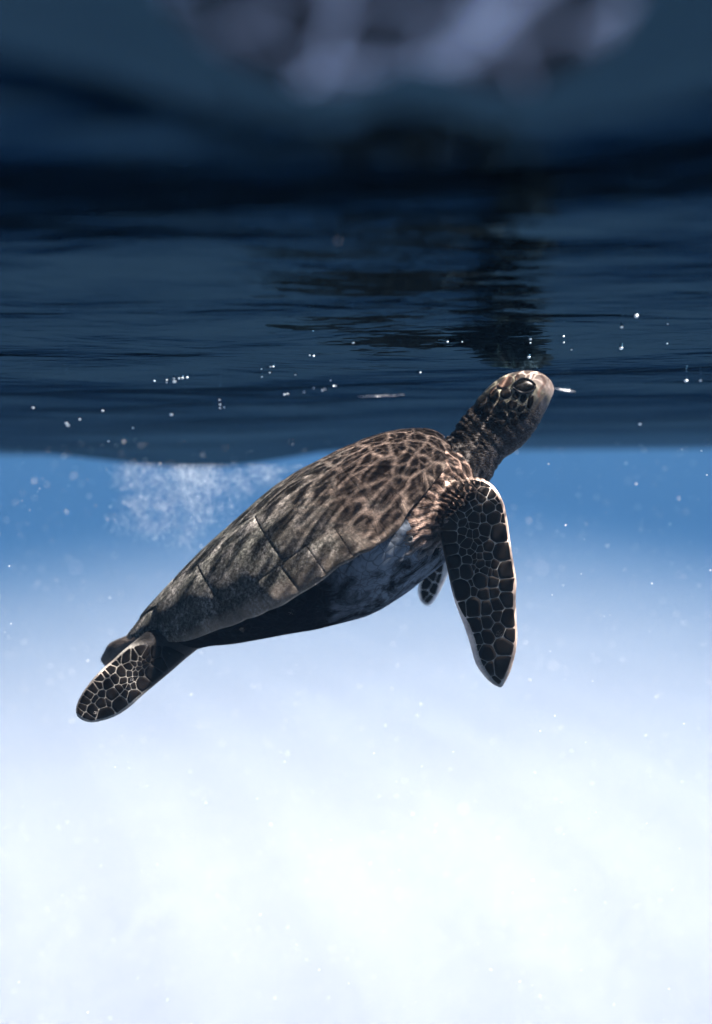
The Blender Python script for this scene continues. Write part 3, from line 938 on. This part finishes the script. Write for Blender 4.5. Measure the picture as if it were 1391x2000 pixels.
OWN = {
 (1243,615): 'long bright air bubble, highest of those right of the turtle head',
 (1213,678): 'bright oval air bubble right of the turtle head, largest of the middle ones',
 (1214,637): 'small air bubble just below the highest one right of the turtle head',
 (1250,827): 'lone air bubble lowest of all those right of the turtle head',
 (1340,742): 'flat bright air bubble near the right edge, level with the turtle eye',
 (1368,742): 'small air bubble nearest the right edge of the picture',
 (821,726): 'lone air bubble above the shell, between its crest and the dark reflection',
 (690,668): 'lone air bubble highest above the middle of the turtle shell',
 (1033,696): 'bright air bubble in the dark reflection, the nearest above the turtle head',
 (65,795): 'tiny air bubble nearest the left edge of the picture',
 (201,801): 'lone tiny air bubble between the left pair and the flat bubble',
 (335,808): 'flat lone air bubble below the bright row left of the shell',
 (212,861): 'faint tiny air bubble lowest on the left, at the edge of the dark surface',
 (341,743): 'largest bubble of the bright row under the surface left of the shell',
}
for key, (lab, pts) in BUB.items():
    for px, py, r in pts:
        p = on_surface(px, py)
        if p is None: continue
        if p.y > 1.45: p = U(px, py, 1.35)
        o = bpy.data.objects.new('air_bubble', bub_me); COL.objects.link(o)
        s = r * 0.80 * p.y / F
        o.location = p + Vector((0, -0.3 * s, -0.45 * s))
        o.scale = (s * 1.25, s * 1.1, s)
        o.rotation_euler = (0, 0, random.random() * 3)
        tag(o, OWN.get((px, py), lab), 'bubble', 'bubbles ' + {'right': 'right of the head', 'head': 'above the head', 'mid': 'above the shell', 'left': 'left of the shell'}[key])

# ripple glints on the surface, built as thin white strips
def glint(pts, w, label):
    P = [on_surface(*p) for p in pts]
    P = [p for p in P if p is not None]
    v, f = [], []
    n = len(P); K = 6
    for i, p in enumerate(P):
        fade = max(0.15, math.sin(math.pi * (i + 0.4) / (n - 0.2))) * (0.8 + 0.4 * random.random())
        s = w * p.y / F * fade
        for k in range(K):
            a = 2 * math.pi * k / K
            v.append(p + Vector((0, math.cos(a) * s * 2, math.sin(a) * s - s * 0.6)))
    for i in range(n - 1):
        for k in range(K): f.append((i * K + k, i * K + (k + 1) % K, (i + 1) * K + (k + 1) % K, (i + 1) * K + k))
    f.append(tuple(range(K))[::-1]); f.append(tuple((n - 1) * K + k for k in range(K)))
    tag(mesh_obj('glint_streak', v, f, M_GLINT), label, 'glint')
glint([(700 + 9 * i, 774.5 - 0.35 * i + 0.6 * math.sin(i * 1.9)) for i in range(11)], 0.7, 'thin white strip standing for a ripple glint under the surface left of the turtle neck')
glint([(1082 + 4.2 * i, 758 + 0.65 * i) for i in range(11)], 1.7, 'short white strip standing for a ripple glint at the tip of the turtle beak')

# ------------------------------------------------------------------ drifting specks and the cloud of fine bubbles
v1, f1 = ico(1.0, 1)
def specks(name, pts, mat, label, cat):
    P = np.array([p[:3] for p in pts]); S = np.array([p[3] for p in pts])
    n = len(P); k = len(v1)
    st_ = 0.7 + 0.6 * rng.random((n, 1, 3))
    V = (v1[None] * st_ * S[:, None, None] + P[:, None]).reshape(-1, 3)
    Fc = (np.array(f1)[None] + (np.arange(n) * k)[:, None, None]).reshape(-1, 3)
    o = mesh_obj(name, V.tolist(), Fc.tolist(), mat)
    return tag(o, label, cat, None, 'stuff')
pts = []
for _ in range(3200):
    d = 0.62 + 4.0 * rng.random() ** 0.8
    px, py = rng.uniform(-150, 1541), rng.uniform(860, 2150)
    p = U(px, py, d)
    if p.z > float(surf_h(p.x, p.y)) - 0.01: continue
    r = (0.5 + 1.1 * rng.random() ** 3) * d / F * 1.0
    if 0.85 < d < 1.4 and 100 < px < 1050 and 700 < py < 1430: continue
    pts.append((*p, r))
for px, py, d, r in [(1058,1110,.42,3.2),(148,1108,.42,2.6),(905,1580,.45,3.5),(780,1745,.45,2.6),(660,470,.5,1.2),(1080,1300,.5,2.2)]:
    p = U(px, py, d); pts.append((*p, r * d / F))
specks('drifting_specks', pts, M_SPECK, 'pale specks drifting in the clear blue water', 'particles')
pts = []
cl = [(355,955,62,38,560),(300,985,55,45,260),(400,930,60,25,260),(520,920,45,18,160),(330,1030,60,25,120),(265,930,50,25,120),(440,960,60,40,130)]
for cx, cy_, sx, sy, n in cl:
    subs = [(cx + rng.normal() * sx * 0.7, cy_ + rng.normal() * sy * 0.7) for _ in range(max(3, n // 22))]
    for k in range(n * 5):
        bx, by = subs[rng.integers(len(subs))]
        px = bx + rng.normal() * 15; py = by + rng.normal() * 13
        if py < 906: continue
        d = rng.uniform(1.5, 2.4)
        p = U(px, py, d)
        if p.z > float(surf_h(p.x, p.y)) - 0.008: continue
        pts.append((*p, (0.3 + 0.65 * rng.random() ** 3) * d / F))
specks('bubble_cloud', pts, M_BUB, 'white cloud of fine bubbles in the water behind the turtle shell', 'bubbles')

# ------------------------------------------------------------------ the water's own veil
bx = [(-400, -392, FLOOR - 9.5), (400, 408, 0.45)]
v = [(bx[i][0], bx[j][1], bx[k][2]) for i in (0, 1) for j in (0, 1) for k in (0, 1)]
f = [(0, 1, 3, 2), (4, 6, 7, 5), (0, 4, 5, 1), (2, 3, 7, 6), (0, 2, 6, 4), (1, 5, 7, 3)]
haze = mesh_obj('haze', v, f, M_HAZE, smooth=False)
tag(haze, 'blue veil of sea water fading the distance', 'water', None, 'stuff')
